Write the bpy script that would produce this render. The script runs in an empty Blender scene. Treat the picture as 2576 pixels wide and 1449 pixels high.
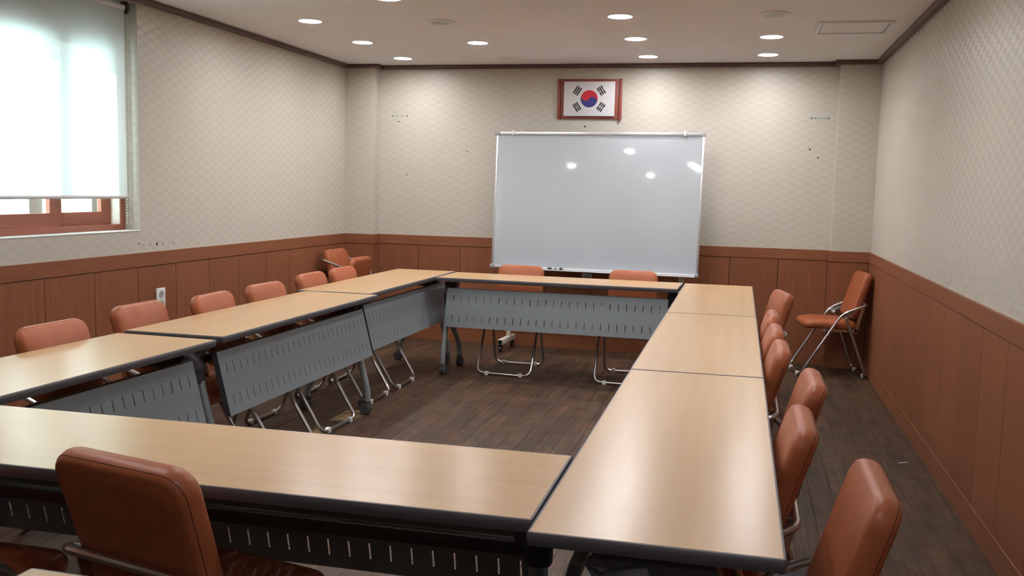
import bpy, bmesh, math, random
from mathutils import Vector, Matrix

random.seed(7)
PI = math.pi
scene = bpy.context.scene
COL = scene.collection

# ------------------------------------------------------------------ camera, world, exposure
FPX, IMW, IMH = 2379.92, 2576, 1449
R2 = Vector((0.97060981, 0.23949262, 0.02366199))
U2 = Vector((-0.047797, 0.09547478, 0.99428367))
FW = Vector((-0.23586448, 0.96619245, -0.10411578))
CAM = Vector((0, 0, 1.368))
cam_data = bpy.data.cameras.new('camera')
cam_data.sensor_width = 36.0
cam_data.lens = FPX / IMW * 36.0
cam_data.clip_start = 0.05
cam = bpy.data.objects.new('camera', cam_data)
COL.objects.link(cam)
cam.matrix_world = Matrix(((R2.x, U2.x, -FW.x, CAM.x), (R2.y, U2.y, -FW.y, CAM.y), (R2.z, U2.z, -FW.z, CAM.z), (0, 0, 0, 1)))
scene.camera = cam

SKY = (0.86, 0.97, 1.0)
SKY_STRENGTH = 11.0
LAMP = (1.0, 0.975, 1.0)
LAMP_STRENGTH = 222.0
world = bpy.data.worlds.new('overcast_sky')
scene.world = world
world.use_nodes = True
bg = world.node_tree.nodes['Background']
bg.inputs[0].default_value = (*SKY, 1)
bg.inputs[1].default_value = SKY_STRENGTH
# low hazy sun through the side window
SUN_DIR = Vector((1.30, 0.50, -1.17)).normalized()
sun_data = bpy.data.lights.new('sun', 'SUN')
sun_data.energy = 11.0
sun_data.color = (1.0, 0.95, 0.72)
sun_data.angle = math.radians(0.8)
sun = bpy.data.objects.new('sun', sun_data)
COL.objects.link(sun)
sun.location = (-8, 2, 6)
sun.rotation_euler = SUN_DIR.to_track_quat('-Z', 'Y').to_euler()
vs = scene.view_settings
vs.view_transform = 'Standard'
vs.look = 'None'
vs.gamma = 1.0
vs.use_curve_mapping = False
vs.exposure = 0.0

# ------------------------------------------------------------------ materials
def lin(c):
    return tuple((x / 12.92 if x <= 0.04045 else ((x + 0.055) / 1.055) ** 2.4) for x in (v / 255 for v in c))

def mat(name, color, rough=0.5, metal=0.0, spec=0.5, bump=None, vary=None):
    """plain surface; bump = (scale, strength); vary = (scale vector, amount) multiplies the colour by stretched noise"""
    m = bpy.data.materials.new(name)
    m.use_nodes = True
    nt = m.node_tree
    b = nt.nodes['Principled BSDF']
    b.inputs['Base Color'].default_value = (*color, 1)
    b.inputs['Roughness'].default_value = rough
    b.inputs['Metallic'].default_value = metal
    b.inputs['Specular IOR Level'].default_value = spec
    if vary or bump:
        tc = nt.nodes.new('ShaderNodeNewGeometry')
    if vary:
        mp = nt.nodes.new('ShaderNodeMapping')
        mp.inputs['Scale'].default_value = vary[0]
        nt.links.new(tc.outputs['Position'], mp.inputs['Vector'])
        n = nt.nodes.new('ShaderNodeTexNoise')
        n.inputs['Scale'].default_value = 1.0
        n.inputs['Detail'].default_value = 5
        nt.links.new(mp.outputs[0], n.inputs['Vector'])
        r = nt.nodes.new('ShaderNodeMapRange')
        r.inputs['From Min'].default_value = 0.25
        r.inputs['From Max'].default_value = 0.75
        r.inputs['To Min'].default_value = 1 - vary[1]
        r.inputs['To Max'].default_value = 1 + vary[1]
        nt.links.new(n.outputs['Fac'], r.inputs['Value'])
        mx = nt.nodes.new('ShaderNodeMix')
        mx.data_type = 'RGBA'
        mx.blend_type = 'MULTIPLY'
        mx.inputs['Factor'].default_value = 1
        mx.inputs['A'].default_value = (*color, 1)
        nt.links.new(r.outputs[0], mx.inputs['B'])
        nt.links.new(mx.outputs['Result'], b.inputs['Base Color'])
    if bump:
        n2 = nt.nodes.new('ShaderNodeTexNoise')
        n2.inputs['Scale'].default_value = bump[0]
        n2.inputs['Detail'].default_value = 3
        nt.links.new(tc.outputs['Position'], n2.inputs['Vector'])
        bp = nt.nodes.new('ShaderNodeBump')
        bp.inputs['Strength'].default_value = bump[1]
        bp.inputs['Distance'].default_value = 0.002
        nt.links.new(n2.outputs['Fac'], bp.inputs['Height'])
        nt.links.new(bp.outputs[0], b.inputs['Normal'])
    return m

def wallpaper():
    m = bpy.data.materials.new('checked_wallpaper')
    m.use_nodes = True
    nt = m.node_tree
    N, L = nt.nodes, nt.links
    b = N['Principled BSDF']
    g = N.new('ShaderNodeNewGeometry')
    s = N.new('ShaderNodeSeparateXYZ')
    L.new(g.outputs['Position'], s.inputs[0])
    def math_(op, a, c=None):
        n = N.new('ShaderNodeMath')
        n.operation = op
        for i, v in enumerate((a, c)):
            if v is None: continue
            if isinstance(v, (int, float)): n.inputs[i].default_value = v
            else: L.new(v, n.inputs[i])
        return n.outputs[0]
    u = math_('ADD', s.outputs['X'], s.outputs['Y'])
    fu = math_('FLOOR', math_('DIVIDE', u, 0.058))
    fz = math_('FLOOR', math_('DIVIDE', s.outputs['Z'], 0.0295))
    chk = math_('FLOORED_MODULO', math_('ADD', fu, fz), 2.0)
    mx = N.new('ShaderNodeMix')
    mx.data_type = 'RGBA'
    mx.inputs['A'].default_value = (0.55, 0.518, 0.445, 1)
    mx.inputs['B'].default_value = (0.522, 0.489, 0.418, 1)
    L.new(chk, mx.inputs['Factor'])
    L.new(mx.outputs['Result'], b.inputs['Base Color'])
    r = N.new('ShaderNodeMapRange')
    r.inputs['To Min'].default_value = 0.36
    r.inputs['To Max'].default_value = 0.6
    L.new(chk, r.inputs['Value'])
    L.new(r.outputs[0], b.inputs['Roughness'])
    bn = N.new('ShaderNodeBump')
    bn.inputs['Strength'].default_value = 0.25
    bn.inputs['Distance'].default_value = 0.0006
    L.new(chk, bn.inputs['Height'])
    L.new(bn.outputs[0], b.inputs['Normal'])
    return m

def wood(name, color, axis, amount=0.22, rough=0.45, freq=90, rnd=0.0, spec=0.35, local=False):
    """fine straight grain running along one world axis"""
    sc = [freq, freq, freq]
    sc['xyz'.index(axis)] = freq / 30
    m = mat(name, color, rough, vary=(tuple(sc), amount), spec=spec)
    if local:      # grain follows the object, not the room
        nt = m.node_tree
        tc = nt.nodes.new('ShaderNodeTexCoord')
        mp = next(n for n in nt.nodes if n.type == 'MAPPING')
        nt.links.new(tc.outputs['Object'], mp.inputs['Vector'])
    if rnd:
        nt = m.node_tree
        oi = nt.nodes.new('ShaderNodeObjectInfo')
        r = nt.nodes.new('ShaderNodeMapRange')
        r.inputs['To Min'].default_value = 1 - rnd
        r.inputs['To Max'].default_value = 1 + rnd
        nt.links.new(oi.outputs['Random'], r.inputs['Value'])
        b = nt.nodes['Principled BSDF']
        src = b.inputs['Base Color'].links[0].from_socket
        mx = nt.nodes.new('ShaderNodeMix')
        mx.data_type = 'RGBA'
        mx.blend_type = 'MULTIPLY'
        mx.inputs['Factor'].default_value = 1
        nt.links.new(src, mx.inputs['A'])
        nt.links.new(r.outputs[0], mx.inputs['B'])
        nt.links.new(mx.outputs['Result'], b.inputs['Base Color'])
    return m

def emitter(name, color, strength):
    m = bpy.data.materials.new(name)
    m.use_nodes = True
    b = m.node_tree.nodes['Principled BSDF']
    b.inputs['Base Color'].default_value = (0.9, 0.9, 0.9, 1)
    b.inputs['Emission Color'].default_value = (*color, 1)
    b.inputs['Emission Strength'].default_value = strength
    return m

def glass(name, tint):
    m = bpy.data.materials.new(name)
    m.use_nodes = True
    nt = m.node_tree
    out = nt.nodes['Material Output']
    nt.nodes.remove(nt.nodes['Principled BSDF'])
    t = nt.nodes.new('ShaderNodeBsdfTransparent')
    t.inputs[0].default_value = (*tint, 1)
    gl = nt.nodes.new('ShaderNodeBsdfGlossy')
    gl.inputs['Roughness'].default_value = 0.02
    mx = nt.nodes.new('ShaderNodeMixShader')
    mx.inputs[0].default_value = 0.07
    nt.links.new(t.outputs[0], mx.inputs[1])
    nt.links.new(gl.outputs[0], mx.inputs[2])
    nt.links.new(mx.outputs[0], out.inputs[0])
    return m

def blind_cloth():
    m = bpy.data.materials.new('blind_cloth')
    m.use_nodes = True
    nt = m.node_tree
    out = nt.nodes['Material Output']
    nt.nodes.remove(nt.nodes['Principled BSDF'])
    d = nt.nodes.new('ShaderNodeBsdfDiffuse')
    d.inputs[0].default_value = (0.80, 0.83, 0.82, 1)
    t = nt.nodes.new('ShaderNodeBsdfTranslucent')
    t.inputs[0].default_value = (0.60, 0.66, 0.655, 1)
    mx = nt.nodes.new('ShaderNodeMixShader')
    mx.inputs[0].default_value = 0.5
    nt.links.new(d.outputs[0], mx.inputs[1])
    nt.links.new(t.outputs[0], mx.inputs[2])
    tr = nt.nodes.new('ShaderNodeBsdfTransparent')
    tr.inputs[0].default_value = (0.95, 1.0, 1.0, 1)
    mx2 = nt.nodes.new('ShaderNodeMixShader')
    mx2.inputs[0].default_value = 0.03
    nt.links.new(mx.outputs[0], mx2.inputs[1])
    nt.links.new(tr.outputs[0], mx2.inputs[2])
    nt.links.new(mx2.outputs[0], out.inputs[0])
    return m

def floor_mat():
    m = wood('dark_plank', (0.072, 0.041, 0.0245), 'y', 0.5, 0.50, 60, 0.13, 0.22)
    nt = m.node_tree
    b = nt.nodes['Principled BSDF']
    g = nt.nodes.new('ShaderNodeNewGeometry')
    n = nt.nodes.new('ShaderNodeTexNoise')
    n.inputs['Scale'].default_value = 9
    n.inputs['Detail'].default_value = 6
    nt.links.new(g.outputs['Position'], n.inputs['Vector'])
    r = nt.nodes.new('ShaderNodeMapRange')
    r.inputs['From Min'].default_value = 0.3
    r.inputs['From Max'].default_value = 0.7
    r.inputs['To Min'].default_value = 0.7
    r.inputs['To Max'].default_value = 1.35
    nt.links.new(n.outputs['Fac'], r.inputs['Value'])
    src = b.inputs['Base Color'].links[0].from_socket
    mx = nt.nodes.new('ShaderNodeMix')
    mx.data_type = 'RGBA'
    mx.blend_type = 'MULTIPLY'
    mx.inputs['Factor'].default_value = 1
    nt.links.new(src, mx.inputs['A'])
    nt.links.new(r.outputs[0], mx.inputs['B'])
    # short dark cracks along the grain
    mp = nt.nodes.new('ShaderNodeMapping')
    mp.inputs['Scale'].default_value = (48, 4.6, 1)
    nt.links.new(g.outputs['Position'], mp.inputs['Vector'])
    n3 = nt.nodes.new('ShaderNodeTexNoise')
    n3.inputs['Scale'].default_value = 1
    n3.inputs['Detail'].default_value = 3
    n3.inputs['Distortion'].default_value = 0.6
    nt.links.new(mp.outputs[0], n3.inputs['Vector'])
    r3 = nt.nodes.new('ShaderNodeMapRange')
    r3.inputs['From Min'].default_value = 0.30
    r3.inputs['From Max'].default_value = 0.40
    r3.inputs['To Min'].default_value = 0.45
    r3.inputs['To Max'].default_value = 1.0
    nt.links.new(n3.outputs['Fac'], r3.inputs['Value'])
    mx3 = nt.nodes.new('ShaderNodeMix')
    mx3.data_type = 'RGBA'
    mx3.blend_type = 'MULTIPLY'
    mx3.inputs['Factor'].default_value = 1
    n4 = nt.nodes.new('ShaderNodeTexNoise')
    n4.inputs['Scale'].default_value = 5.5
    n4.inputs['Detail'].default_value = 4
    nt.links.new(g.outputs['Position'], n4.inputs['Vector'])
    r4 = nt.nodes.new('ShaderNodeMapRange')
    r4.inputs['From Min'].default_value = 0.38
    r4.inputs['From Max'].default_value = 0.62
    nt.links.new(n4.outputs['Fac'], r4.inputs['Value'])
    tone = nt.nodes.new('ShaderNodeMix')
    tone.data_type = 'RGBA'
    tone.inputs['A'].default_value = (1.07, 0.95, 0.90, 1)
    tone.inputs['B'].default_value = (0.84, 0.98, 0.98, 1)
    nt.links.new(r4.outputs[0], tone.inputs['Factor'])
    mx4 = nt.nodes.new('ShaderNodeMix')
    mx4.data_type = 'RGBA'
    mx4.blend_type = 'MULTIPLY'
    mx4.inputs['Factor'].default_value = 1
    nt.links.new(mx.outputs['Result'], mx4.inputs['A'])
    nt.links.new(tone.outputs['Result'], mx4.inputs['B'])
    nt.links.new(mx4.outputs['Result'], mx3.inputs['A'])
    nt.links.new(r3.outputs[0], mx3.inputs['B'])
    nt.links.new(mx3.outputs['Result'], b.inputs['Base Color'])
    return m

WOOD_RED = (0.238, 0.088, 0.040)
M = dict(
    paper=wallpaper(),
    ceiling=mat('painted_ceiling', (0.85, 0.845, 0.87), 0.8, vary=((3, 3, 3), 0.02)),
    panel=wood('wainscot_panel', WOOD_RED, 'z', 0.20, 0.45, 110, 0.06),
    rail_y=wood('rail_wood_y', WOOD_RED, 'y', 0.16, 0.42, 110),
    rail_x=wood('rail_wood_x', WOOD_RED, 'x', 0.16, 0.42, 110),
    crown=mat('dark_crown_wood', (0.105, 0.052, 0.045), 0.5, vary=((20, 20, 60), 0.15)),
    gap=mat('dark_gap', (0.03, 0.015, 0.01), 0.9),
    plank=floor_mat(),
    subfloor=mat('floor_joint', (0.012, 0.009, 0.008), 0.9),
    top_x=wood('laminate_x', (0.53, 0.338, 0.168), 'x', 0.05, 0.27, 26, 0.0, 0.85, True),
    band=mat('grey_edge_band', (0.085, 0.078, 0.085), 0.42),
    sheet=mat('grey_sheet_metal', (0.205, 0.228, 0.243), 0.42, 0.2, vary=((3, 3, 3), 0.05)),
    tube=mat('grey_painted_tube', (0.30, 0.34, 0.35), 0.38, 0.2),
    dark=mat('dark_plastic', (0.055, 0.05, 0.062), 0.5),
    beam=mat('dark_metal', (0.06, 0.055, 0.055), 0.5, 0.3),
    castor=mat('castor_rubber', (0.075, 0.073, 0.075), 0.5),
    leather=mat('terracotta_leather', (0.345, 0.101, 0.041), 0.40, spec=0.32, bump=(260, 0.12), vary=((14, 14, 14), 0.10)),
    seam=mat('dark_seam', (0.06, 0.018, 0.012), 0.7),
    chrome=mat('brushed_steel_tube', (0.60, 0.60, 0.62), 0.24, 1.0),
    white_plastic=mat('white_plastic', (0.72, 0.72, 0.70), 0.45),
    board=mat('whiteboard_enamel', (0.47, 0.51, 0.545), 0.05, spec=0.5, bump=(2.5, 0.12), vary=((2.0, 2.0, 0.8), 0.03)),
    alu=mat('aluminium', (0.72, 0.73, 0.75), 0.33, 0.7),
    grey_plastic=mat('grey_corner_plastic', (0.30, 0.31, 0.33), 0.5),
    cream=mat('cream_steel', (0.62, 0.58, 0.50), 0.45),
    black=mat('black_plastic', (0.012, 0.012, 0.013), 0.45),
    window_wood=wood('window_wood', (0.30, 0.105, 0.07), 'y', 0.12, 0.4, 80),
    outer_alu=mat('outer_aluminium', (0.36, 0.44, 0.44), 0.5, 0.2),
    pane=glass('window_glass', (0.93, 0.97, 0.96)),
    blind=blind_cloth(),
    hem=mat('hem_plastic', (0.66, 0.66, 0.68), 0.3),
    lens=emitter('lamp_lens', LAMP, LAMP_STRENGTH),
    ring=mat('white_ring', (0.78, 0.77, 0.76), 0.4),
    reflector=mat('lamp_reflector', (0.42, 0.44, 0.45), 0.4, 0.2),
    flag_white=mat('flag_white', (0.72, 0.72, 0.74), 0.45),
    flag_red=mat('flag_red', (0.60, 0.022, 0.045), 0.45),
    flag_blue=mat('flag_blue', (0.028, 0.035, 0.19), 0.45),
    flag_black=mat('flag_black', (0.014, 0.014, 0.018), 0.5),
    frame_wood=mat('flag_frame_wood', (0.25, 0.062, 0.042), 0.4, vary=((8, 8, 60), 0.12)),
    tape=mat('clear_tape', (0.50, 0.52, 0.46), 0.2),
    hole=mat('dark_hole', (0.02, 0.017, 0.014), 0.9),
    paint_white=mat('outside_paint', (0.7, 0.7, 0.68), 0.8),
    red_plastic=mat('red_plastic', (0.4, 0.03, 0.03), 0.4),
)

# ------------------------------------------------------------------ mesh helpers
class MB:
    def __init__(self):
        self.v, self.f = [], []
    def add(self, verts, faces, mtx=None):
        o = len(self.v)
        self.v += [tuple(mtx @ Vector(p)) if mtx else tuple(p) for p in verts]
        self.f += [tuple(i + o for i in f) for f in faces]
        return self
    def box(self, x0, x1, y0, y1, z0, z1, mtx=None, bev=0.0):
        if bev <= 0:
            vs_ = [(x, y, z) for z in (z0, z1) for y in (y0, y1) for x in (x0, x1)]
            fs = [(0, 2, 3, 1), (4, 5, 7, 6), (0, 1, 5, 4), (2, 6, 7, 3), (0, 4, 6, 2), (1, 3, 7, 5)]
            return self.add(vs_, fs, mtx)
        bm = bmesh.new()
        bmesh.ops.create_cube(bm, size=1)
        for v in bm.verts:
            v.co = Vector(((x0 + x1) / 2 + v.co.x * (x1 - x0), (y0 + y1) / 2 + v.co.y * (y1 - y0), (z0 + z1) / 2 + v.co.z * (z1 - z0)))
        bmesh.ops.bevel(bm, geom=bm.edges[:], offset=bev, segments=2, profile=0.5, affect='EDGES')
        bm.verts.index_update()
        self.add([v.co.copy() for v in bm.verts], [[v.index for v in f.verts] for f in bm.faces], mtx)
        bm.free()
        return self
    def prism(self, poly, axis, a, b, mtx=None):
        """extrude a 2D polygon along axis; poly coords are the two other axes in xyz order"""
        def P(p, t):
            return {'x': (t, p[0], p[1]), 'y': (p[0], t, p[1]), 'z': (p[0], p[1], t)}[axis]
        n = len(poly)
        vs_ = [P(p, a) for p in poly] + [P(p, b) for p in poly]
        fs = [tuple(range(n))[::-1], tuple(range(n, 2 * n))]
        fs += [(i, (i + 1) % n, n + (i + 1) % n, n + i) for i in range(n)]
        return self.add(vs_, fs, mtx)
    def tube(self, pts, r, seg=10, closed=False, mtx=None, caps=True):
        pts = [Vector(p) for p in pts]
        n = len(pts)
        rs = r if isinstance(r, (list, tuple)) else [r] * n
        tang = []
        for i in range(n):
            if closed: t = pts[(i + 1) % n] - pts[i - 1]
            else: t = pts[min(i + 1, n - 1)] - pts[max(i - 1, 0)]
            tang.append(t.normalized())
        ref = Vector((0, 0, 1)) if abs(tang[0].z) < 0.9 else Vector((1, 0, 0))
        nrm = (ref - tang[0] * ref.dot(tang[0])).normalized()
        rings = []
        for i in range(n):
            t = tang[i]
            nrm = (nrm - t * nrm.dot(t)).normalized()
            bn = t.cross(nrm)
            rings.append([pts[i] + (nrm * math.cos(2 * PI * k / seg) + bn * math.sin(2 * PI * k / seg)) * rs[i] for k in range(seg)])
        vs_ = [p for ring in rings for p in ring]
        fs = []
        for i in range(n if closed else n - 1):
            j = (i + 1) % n
            fs += [(i * seg + k, i * seg + (k + 1) % seg, j * seg + (k + 1) % seg, j * seg + k) for k in range(seg)]
        if caps and not closed:
            fs += [tuple(range(seg))[::-1], tuple((n - 1) * seg + k for k in range(seg))]
        return self.add(vs_, fs, mtx)
    def lathe(self, prof, seg=24, mtx=None, caps=True):
        """prof = [(radius, z)], about z"""
        n = len(prof)
        vs_ = [(r * math.cos(2 * PI * k / seg), r * math.sin(2 * PI * k / seg), z) for r, z in prof for k in range(seg)]
        fs = [(i * seg + k, i * seg + (k + 1) % seg, (i + 1) * seg + (k + 1) % seg, (i + 1) * seg + k) for i in range(n - 1) for k in range(seg)]
        if caps and prof[0][0] > 1e-6: fs.append(tuple(range(seg))[::-1])
        if caps and prof[-1][0] > 1e-6: fs.append(tuple((n - 1) * seg + k for k in range(seg)))
        return self.add(vs_, fs, mtx)
    def mesh(self, name, material, smooth=35):
        me = bpy.data.meshes.new(name)
        me.from_pydata(self.v, [], self.f)
        me.materials.append(material)
        bm = bmesh.new()
        bm.from_mesh(me)
        bmesh.ops.remove_doubles(bm, verts=bm.verts[:], dist=1e-6)
        bmesh.ops.recalc_face_normals(bm, faces=bm.faces[:])
        bm.to_mesh(me)
        bm.free()
        if smooth:
            for p in me.polygons: p.use_smooth = True
            me.set_sharp_from_angle(angle=math.radians(smooth))
        me.update()
        return me
    def obj(self, name, material, parent=None, smooth=35, kind=None, label=None):
        o = bpy.data.objects.new(name, self.mesh(name, material, smooth))
        COL.objects.link(o)
        if parent: o.parent = parent
        if kind: o['kind'] = kind
        if label: o['label'] = label
        return o

def thing(name, label, cat, loc=(0, 0, 0), rz=0.0, group=None):
    o = bpy.data.objects.new(name, None)
    COL.objects.link(o)
    o.location = loc
    o.rotation_euler = (0, 0, rz)
    o.empty_display_size = 0.1
    tag(o, label, cat, group)
    return o

def tag(o, label, cat, group=None):
    o['label'] = label
    o['category'] = cat
    if group: o['group'] = group
    return o

def copy_tree(o, parent=None):
    c = o.copy()
    COL.objects.link(c)
    if parent: c.parent = parent
    for ch in list(o.children): copy_tree(ch, c)
    return c

def inst(name, me, loc, parent):
    o = bpy.data.objects.new(name, me)
    COL.objects.link(o)
    o.location = loc
    o.parent = parent
    return o

def fillet(pts, r, seg=5, closed=False):
    """round the corners of a polyline; r is a number or one per point"""
    pts = [Vector(p) for p in pts]
    n = len(pts)
    out = []
    for i in range(n):
        if not closed and i in (0, n - 1):
            out.append(pts[i]); continue
        p, a, b = pts[i], pts[i - 1], pts[(i + 1) % n]
        rr = r[i] if isinstance(r, (list, tuple)) else r
        u, w = (a - p), (b - p)
        d = min(rr, u.length * 0.49, w.length * 0.49)
        s, e = p + u.normalized() * d, p + w.normalized() * d
        for k in range(seg + 1):
            t = k / seg
            out.append(s.lerp(p, t).lerp(p.lerp(e, t), t))
    return out

def smooth_path(pts, n=6):
    """Catmull-Rom through the points"""
    P = [Vector(p) for p in pts]
    P = [P[0] * 2 - P[1]] + P + [P[-1] * 2 - P[-2]]
    out = []
    for i in range(1, len(P) - 2):
        for k in range(n):
            t = k / n
            a, b, c, d = P[i - 1], P[i], P[i + 1], P[i + 2]
            out.append(0.5 * ((2 * b) + (c - a) * t + (2 * a - 5 * b + 4 * c - d) * t * t + (3 * b - a - 3 * c + d) * t ** 3))
    out.append(P[-2])
    return out

def rrect(x0, x1, y0, y1, r, seg=6):
    """rounded rectangle outline (ccw) as (point, outward normal); r = (bl, br, tr, tl)"""
    rs = r if isinstance(r, (list, tuple)) else (r,) * 4
    o = []
    for (cx, cy, a0), rr in zip(((x0, y0, PI), (x1, y0, 1.5 * PI), (x1, y1, 0), (x0, y1, 0.5 * PI)), rs):
        cx += rr if cx == x0 else -rr
        cy += rr if cy == y0 else -rr
        for k in range(seg + 1):
            a = a0 + k / seg * PI / 2
            o.append(((cx + rr * math.cos(a), cy + rr * math.sin(a)), (math.cos(a), math.sin(a))))
    return o

# ------------------------------------------------------------------ room shell
XL, XR, YB, YF = -3.496, 0.975, 8.019, -2.2
HC = 2.425                    # ceiling
PIL = 0.107                   # corner pillars project from the back wall
PILX = (-3.212, 0.673)        # inner edges of the pillars
WT = 0.853                    # top of the panels
RT = 0.937                    # top of the chair rail
BB = 0.108                    # top of the baseboard
TH = 0.20

def struct(name, mb, material, parent=None, smooth=0):
    return mb.obj(name, material, parent, smooth, None if parent else 'structure')

# floor: dark joints with planks standing 3 mm proud
floor = struct('floor', MB().box(XL, XR, YF, YB, -0.12, -0.003), M['subfloor'])
TBL = [(-0.3726 - 0.02, 0.0985, 1.70, 6.91), (-2.118, -0.378, 1.755, 2.245), (-2.60, -2.10, 1.70, 7.04), (-2.165, -0.43, 6.48, 6.97)]
def project(p):
    d = Vector(p) - CAM
    z = d.dot(FW)
    if z < 0.1: return None
    return (IMW / 2 + FPX * d.dot(R2) / z, IMH / 2 - FPX * d.dot(U2) / z, z)
def floor_seen(x, y):
    q = project((x, y, 0))
    if not q or not (-10 < q[0] < IMW + 10 and -10 < q[1] < IMH + 10): return False
    t = (CAM.z - 0.72) / CAM.z
    hx, hy = x * t, y * t
    return not any(a < hx < b and c < hy < d for a, b, c, d in TBL)
PW, PLN = 0.0985, 0.915
plank_meshes = {}
def plank_mesh(w, l):
    key = (round(w, 3), round(l, 3))
    if key not in plank_meshes:
        b = 0.0009
        mb = MB()
        x, y = w / 2 - 0.0004, l / 2 - 0.0004
        vs_ = [(-x, -y, -0.0035), (x, -y, -0.0035), (x, y, -0.0035), (-x, y, -0.0035), (-x, -y, -0.0008), (x, -y, -0.0008), (x, y, -0.0008), (-x, y, -0.0008),
               (-x + b, -y + b, 0), (x - b, -y + b, 0), (x - b, y - b, 0), (-x + b, y - b, 0)]
        fs = [(4, 5, 9, 8), (5, 6, 10, 9), (6, 7, 11, 10), (7, 4, 8, 11), (8, 9, 10, 11), (0, 1, 5, 4), (1, 2, 6, 5), (2, 3, 7, 6), (3, 0, 4, 7)]
        mb.add(vs_, fs)
        plank_meshes[key] = (mb.mesh('plank', M['plank'], 0), mb)
    return plank_meshes[key]
cand = []
nx = int((XR - XL) / PW) + 1
for i in range(nx):
    x0 = XL + 0.004 + i * PW
    x1 = min(x0 + PW, XR - 0.004)
    if x1 - x0 < 0.02: continue
    y = YF + 0.012 - PLN * ((i * 0.37 + random.random() * 0.12) % 1.0)
    while y < YB - 0.012:
        a, b = max(y, YF + 0.012), min(y + PLN, YB - 0.012)
        y += PLN
        if b - a < 0.03: continue
        cx, cy = (x0 + x1) / 2, (a + b) / 2
        seen = sum(floor_seen(cx, a + (b - a) * t) for t in (0.05, 0.28, 0.5, 0.72, 0.95))
        q = project((cx, cy, 0))
        area = seen * (b - a) * (x1 - x0) / q[2] ** 3 if q else 0
        cand.append((area, cx, cy, x1 - x0, b - a))
cand.sort(key=lambda c: -c[0])
rest = MB()
for k, (area, cx, cy, w, l) in enumerate(cand):
    me, mb = plank_mesh(w, l)
    if k < 300 and area > 0:
        inst('plank', me, (cx, cy, 0), floor)
    else:
        rest.add(mb.v, mb.f, Matrix.Translation((cx, cy, 0)))
rest.obj('planks', M['plank'], floor, 0, 'stuff')

# ceiling: a skin with round cut-outs for the recessed lamps, an unseen slab added above to keep sky light out
LIT = [(-2.82, 7.545), (-0.798, 7.58), (0.108, 7.545), (-2.82, 6.692), (-1.957, 6.785), (-0.798, 6.707), (0.113, 6.705),
       (-2.81, 5.80), (-0.795, 5.857), (-2.019, 5.155)]
UNLIT = [(-1.952, 5.914), (0.11, 5.867)]
HIDDEN = [(-2.95, 2.74), (-1.88, 3.84), (-2.0, 1.95), (0.11, 4.30), (-0.8, 4.60), (0.11, 3.0), (0.11, -0.7), (0.11, 0.6)]  # lamps out of view; the final pair by the camera is added as fill
HR = 0.074
bm = bmesh.new()
def loop_edges(pts):
    vs_ = [bm.verts.new((x, y, HC)) for x, y in pts]
    for i in range(len(vs_)): bm.edges.new((vs_[i - 1], vs_[i]))
loop_edges([(XL - 0.01, YF - 0.01), (XR + 0.01, YF - 0.01), (XR + 0.01, YB + 0.01), (XL - 0.01, YB + 0.01)])
for x, y in LIT + UNLIT + HIDDEN:
    loop_edges([(x + HR * math.cos(2 * PI * k / 28), y + HR * math.sin(2 * PI * k / 28)) for k in range(28)])
bmesh.ops.triangle_fill(bm, use_beauty=True, edges=bm.edges[:])
bm.verts.index_update()
cm = MB()
cm.v = [tuple(v.co) for v in bm.verts]
def in_hole(f):
    c = f.calc_center_median()
    return any(math.hypot(c.x - x, c.y - y) < HR * 0.99 for x, y in LIT + UNLIT + HIDDEN)
cm.f = [tuple(v.index for v in f.verts) for f in bm.faces if not in_hole(f)]
bm.free()
ceiling = struct('ceiling', cm, M['ceiling'])
MB().box(XL - 0.2, XR + 0.15, YF - 0.15, YB + 0.15, HC + 0.16, HC + 0.26).obj('slab', M['ceiling'], ceiling, 0)

# left wall with the window opening
WY0, WY1, WZ0, WZ1 = 3.76, 4.949, 1.070, 2.392
wl = MB()
def slab(y0, y1, z0, z1): wl.box(XL - TH, XL, y0, y1, z0 if z0 else -0.1, z1)
slab(YF, WY0, 0, HC + 0.16); slab(WY1, YB + 0.1, 0, HC + 0.16); slab(WY0, WY1, 0, WZ0); slab(WY0, WY1, WZ1, HC + 0.16)
wl.box(XL - TH, XL - 0.115, WY0, WY1, 2.215, WZ1)
wall_left = struct('wall_left', wl, M['paper'])
wall_right = struct('wall_right', MB().box(XR, XR + 0.15, YF, YB + 0.1, -0.1, HC + 0.16), M['paper'])
wb = MB().box(XL, XR, YB, YB + 0.15, -0.1, HC + 0.16)
wb.box(XL, PILX[0], YB - PIL, YB, 0, HC + 0.16)
wb.box(PILX[1], XR, YB - PIL, YB, 0, HC + 0.16)
wall_back = struct('wall_back', wb, M['paper'])
wall_front = struct('wall_front', MB().box(XL, XR, YF - 0.15, YF, -0.1, HC + 0.16), M['paper'])

PT = 0.010      # panel thickness
GAP = 0.004
def panels_y(parent, x, sgn, joints):
    """wainscot boards on a wall x = const, each its own board with a shadow gap"""
    back = MB().box(min(x, x + sgn * 0.004), max(x, x + sgn * 0.004), joints[0], joints[-1], 0.02, WT)
    back.obj('panel_backing', M['gap'], parent, 0)
    for a, b in zip(joints, joints[1:]):
        mb = MB().box(0, PT, -(b - a - GAP) / 2, (b - a - GAP) / 2, BB + 0.002, WT - 0.003, None, 0.0015)
        o = mb.obj('panel', M['panel'], parent, 0)
        o.location = (x if sgn > 0 else x - PT, (a + b) / 2, 0)
def panels_x(parent, y, joints):
    back = MB().box(joints[0], joints[-1], y - 0.004, y, 0.02, WT)
    back.obj('panel_backing', M['gap'], parent, 0)
    for a, b in zip(joints, joints[1:]):
        mb = MB().box(-(b - a - GAP) / 2, (b - a - GAP) / 2, -PT, 0, BB + 0.002, WT - 0.003, None, 0.0015)
        o = mb.obj('panel', M['panel'], parent, 0)
        o.location = ((a + b) / 2, y, 0)
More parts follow.
